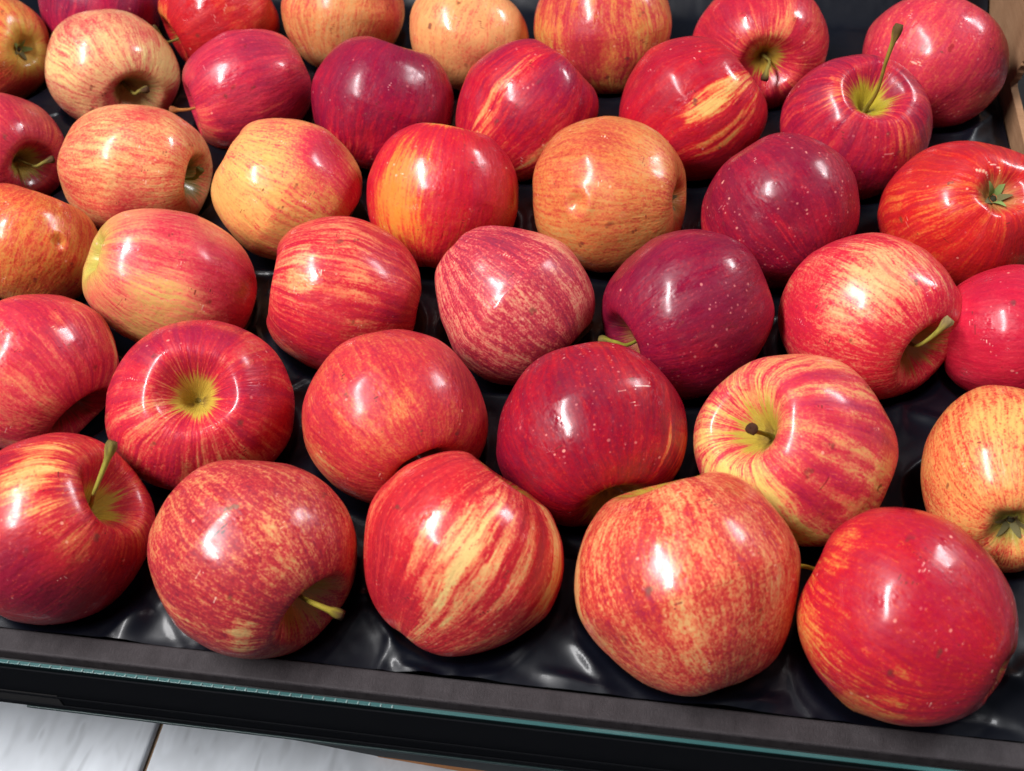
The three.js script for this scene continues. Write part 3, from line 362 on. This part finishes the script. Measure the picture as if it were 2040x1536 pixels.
function skinGeometry(a, sh, P, A, F, s, lift) {
  const N = P.length - 1, M = 120, pos = [], uv = [], idx = [];
  const dents = (a.dents ?? []).map(([x, y, r, d]) => [V.unit(back(A, turn(F, [x, y, Math.sqrt(Math.max(0, 1 - x * x - y * y))]))), r, d]);
  for (let i = 0; i <= N; i++) for (let j = 0; j <= M; j++) {
    const phi = j / M * 2 * Math.PI; let q = lump(P[i], j === M ? 0 : phi, sh);
    const low = 1 + 0.022 * noise(q[0] * 2.2 + sh.seed, q[1] * 2.2, q[2] * 2.2) + 0.005 * noise(q[0] * 6, q[1] * 6 + sh.seed, q[2] * 6); q = V.mul(q, low);
    for (const [c, r, d] of dents) { const l = Math.hypot(...q), e = Math.acos(clamp(V.dot(q, c) / l, -1, 1)) / r; if (e < 3) q = V.mul(q, 1 - d * (Math.exp(-e * e) - 0.35 * Math.exp(-((e - 1.5) ** 2) * 3))); }
    const v = V.mul(turn(A, q), s * U); pos.push(v[0], v[1] + lift * U, v[2]); uv.push(j / M, i / N);
    if (i < N && j < M) { const k = i * (M + 1) + j; if (i > 0) idx.push(k, k + 1, k + M + 1); if (i < N - 1) idx.push(k + 1, k + M + 2, k + M + 1); if (i === 0) idx.push(k, k + M + 2, k + M + 1); }
  }
  const g = new THREE.BufferGeometry(); g.setAttribute('position', new THREE.Float32BufferAttribute(pos, 3)); g.setAttribute('uv', new THREE.Float32BufferAttribute(uv, 2)); g.setIndex(idx); g.computeVertexNormals();
  const n = g.attributes.normal, e = new THREE.Vector3();
  for (let i = 0; i <= N; i++) { const p = i * (M + 1), q = p + M; e.set(n.getX(p) + n.getX(q), n.getY(p) + n.getY(q), n.getZ(p) + n.getZ(q)).normalize(); n.setXYZ(p, e.x, e.y, e.z); n.setXYZ(q, e.x, e.y, e.z); }
  for (const row of [0, N]) { e.set(0, 0, 0); for (let j = 0; j <= M; j++) e.add(new THREE.Vector3().fromBufferAttribute(n, row * (M + 1) + j)); e.normalize(); for (let j = 0; j <= M; j++) n.setXYZ(row * (M + 1) + j, e.x, e.y, e.z); }
  return g;
}
const mStem = new THREE.MeshPhysicalMaterial({ vertexColors: true, roughness: 0.75, specularIntensity: 0.3 });
function stemGeometry(points, colors, s, seed) {
  const curve = new THREE.CatmullRomCurve3(points), n = 26, m = 14, fr = curve.computeFrenetFrames(n), pos = [], color = [], idx = [], c = new THREE.Color(), c1 = new THREE.Color(colors[0]), c2 = new THREE.Color(colors[1]);
  for (let i = 0; i <= n + 1; i++) {
    const u = Math.min(1, i / n), p = curve.getPointAt(u), rad = i > n ? 0.0001 : (0.034 - 0.013 * Math.sin(Math.PI * Math.min(1, u * 1.1)) + 0.026 * smooth(0.82, 0.95, u) - 0.012 * smooth(0.96, 1, u)) * s * U, k = Math.min(n, i);
    for (let j = 0; j <= m; j++) {
      const f = j / m * 2 * Math.PI, w = 1 + 0.1 * noise(Math.cos(f) * 2 + seed, Math.sin(f) * 2, u * 7) + 0.2 * noise(Math.cos(f) * 3, u * 20, Math.sin(f) * 3 + seed) * smooth(0.8, 1, u);
      const v = p.clone().addScaledVector(fr.normals[k], Math.cos(f) * rad * w).addScaledVector(fr.binormals[k], Math.sin(f) * rad * w); if (i > n) v.addScaledVector(fr.tangents[n], -0.012 * s * U);
      pos.push(v.x, v.y, v.z); c.copy(c1).lerp(c2, smooth(0.8, 0.97, u + 0.1 * noise(Math.cos(f) * 2, Math.sin(f) * 2, u * 9 + seed))).multiplyScalar(0.9 + 0.3 * noise(Math.cos(f) * 3, u * 26, Math.sin(f) * 3 + seed)); color.push(c.r, c.g, c.b);
      if (i <= n && j < m) { const q = i * (m + 1) + j; idx.push(q, q + 1, q + m + 1, q + 1, q + m + 2, q + m + 1); }
    }
  }
  const g = new THREE.BufferGeometry(); g.setAttribute('position', new THREE.Float32BufferAttribute(pos, 3)); g.setAttribute('color', new THREE.Float32BufferAttribute(color, 3)); g.setIndex(idx); g.computeVertexNormals(); return g;
}
const mTuft = new THREE.MeshStandardMaterial({ color: 0x2e2c18, roughness: 0.9 }), mSepal = new THREE.MeshStandardMaterial({ color: 0x7c9450, roughness: 0.8, side: THREE.DoubleSide }), mSepalDry = new THREE.MeshStandardMaterial({ color: 0x66603a, roughness: 0.85, side: THREE.DoubleSide });
APPLES.forEach((a, i) => {
  const [x, y, z, s, h, e] = PLACED[a.id], sh = { ...a.sh, h, e, seed: i * 1.37 + 0.5 }, F = viewFrame([x, 0, z]), A = appleFrame(F, a.ax), P = profile(sh, 96), lift = y + 1;
  const apple = new THREE.Group(); apple.name = i ? 'apple_' + String(i).padStart(3, '0') : 'apple'; apple.position.copy(W(x, -1, z)); scene.add(apple);
  tag(apple, a.label, 'apple', 'apples laid out in the black tray');
  const t = skinTexture(a, sh, P, A, F), bump = skinBump.clone(), rough = wax.clone(); bump.repeat.set(2, 1); rough.repeat.set(2, 1); bump.offset.set(i * 0.37, i * 0.21); rough.offset.set(i * 0.29, i * 0.43);
  mesh('skin', skinGeometry(a, sh, P, A, F, s, lift), new THREE.MeshPhysicalMaterial({ map: t, roughness: 0.66, roughnessMap: rough, specularIntensity: 0.48, bumpMap: bump, bumpScale: 0.00036, clearcoat: 0.42, clearcoatRoughness: 0.28, clearcoatRoughnessMap: rough }), apple);
  const at = (v) => { const q = V.mul(v, s * U); return new THREE.Vector3(q[0], q[1] + lift * U, q[2]); };
  if (a.stem) mesh('stem', stemGeometry([at(turn(A, [0, P[0][1] - 0.03, 0])), at(turn(A, [0, P[0][1] + 0.08, 0])), ...a.stem.map((v) => at(turn(F, v)))], a.stemc ?? ['#847838', '#4c3422'], s, i), mStem, apple);
  if (a.calyx) {
    const y0 = P[96][1], tuft = new THREE.SphereGeometry(0.042, 14, 10); tuft.scale(1, 0.5, 1); tuft.translate(0, y0 - 0.01, 0);
    const toWorld = (g) => { const p = g.attributes.position; for (let v = 0; v < p.count; v++) { const q = at(turn(A, [p.getX(v), p.getY(v), p.getZ(v)])); p.setXYZ(v, q.x, q.y, q.z); } g.computeVertexNormals(); return g; };
    const calyx = mesh('calyx', toWorld(tuft), mTuft, apple), r = random(i + 50);
    for (let k = 0; k < 5; k++) {
      const g = new THREE.PlaneGeometry(1, 1, 4, 8), p = g.attributes.position, f = (k + 0.35 * (r() - 0.5)) / 5 * 2 * Math.PI, L = 0.24 + 0.1 * r(), curl = 0.7 + 0.9 * r();
      for (let v = 0; v < p.count; v++) { const u = p.getY(v) + 0.5, wd = p.getX(v) * 0.12 * Math.pow(1 - u * 0.96, 0.8), out = 0.035 + L * 0.55 * Math.sin(u * curl * 1.3) * (0.4 + u * 0.6), up = L * (u - 0.35 * u * u * curl) , cup = 0.25 * wd * wd * 40; p.setXYZ(v, out * Math.cos(f) - wd * Math.sin(f), y0 - up - cup * 0.2 + 0.02, out * Math.sin(f) + wd * Math.cos(f)); }
      mesh('sepal', toWorld(g), r() < 0.5 ? mSepal : mSepalDry, calyx);
    }
  }
});
renderer.render(scene, camera);
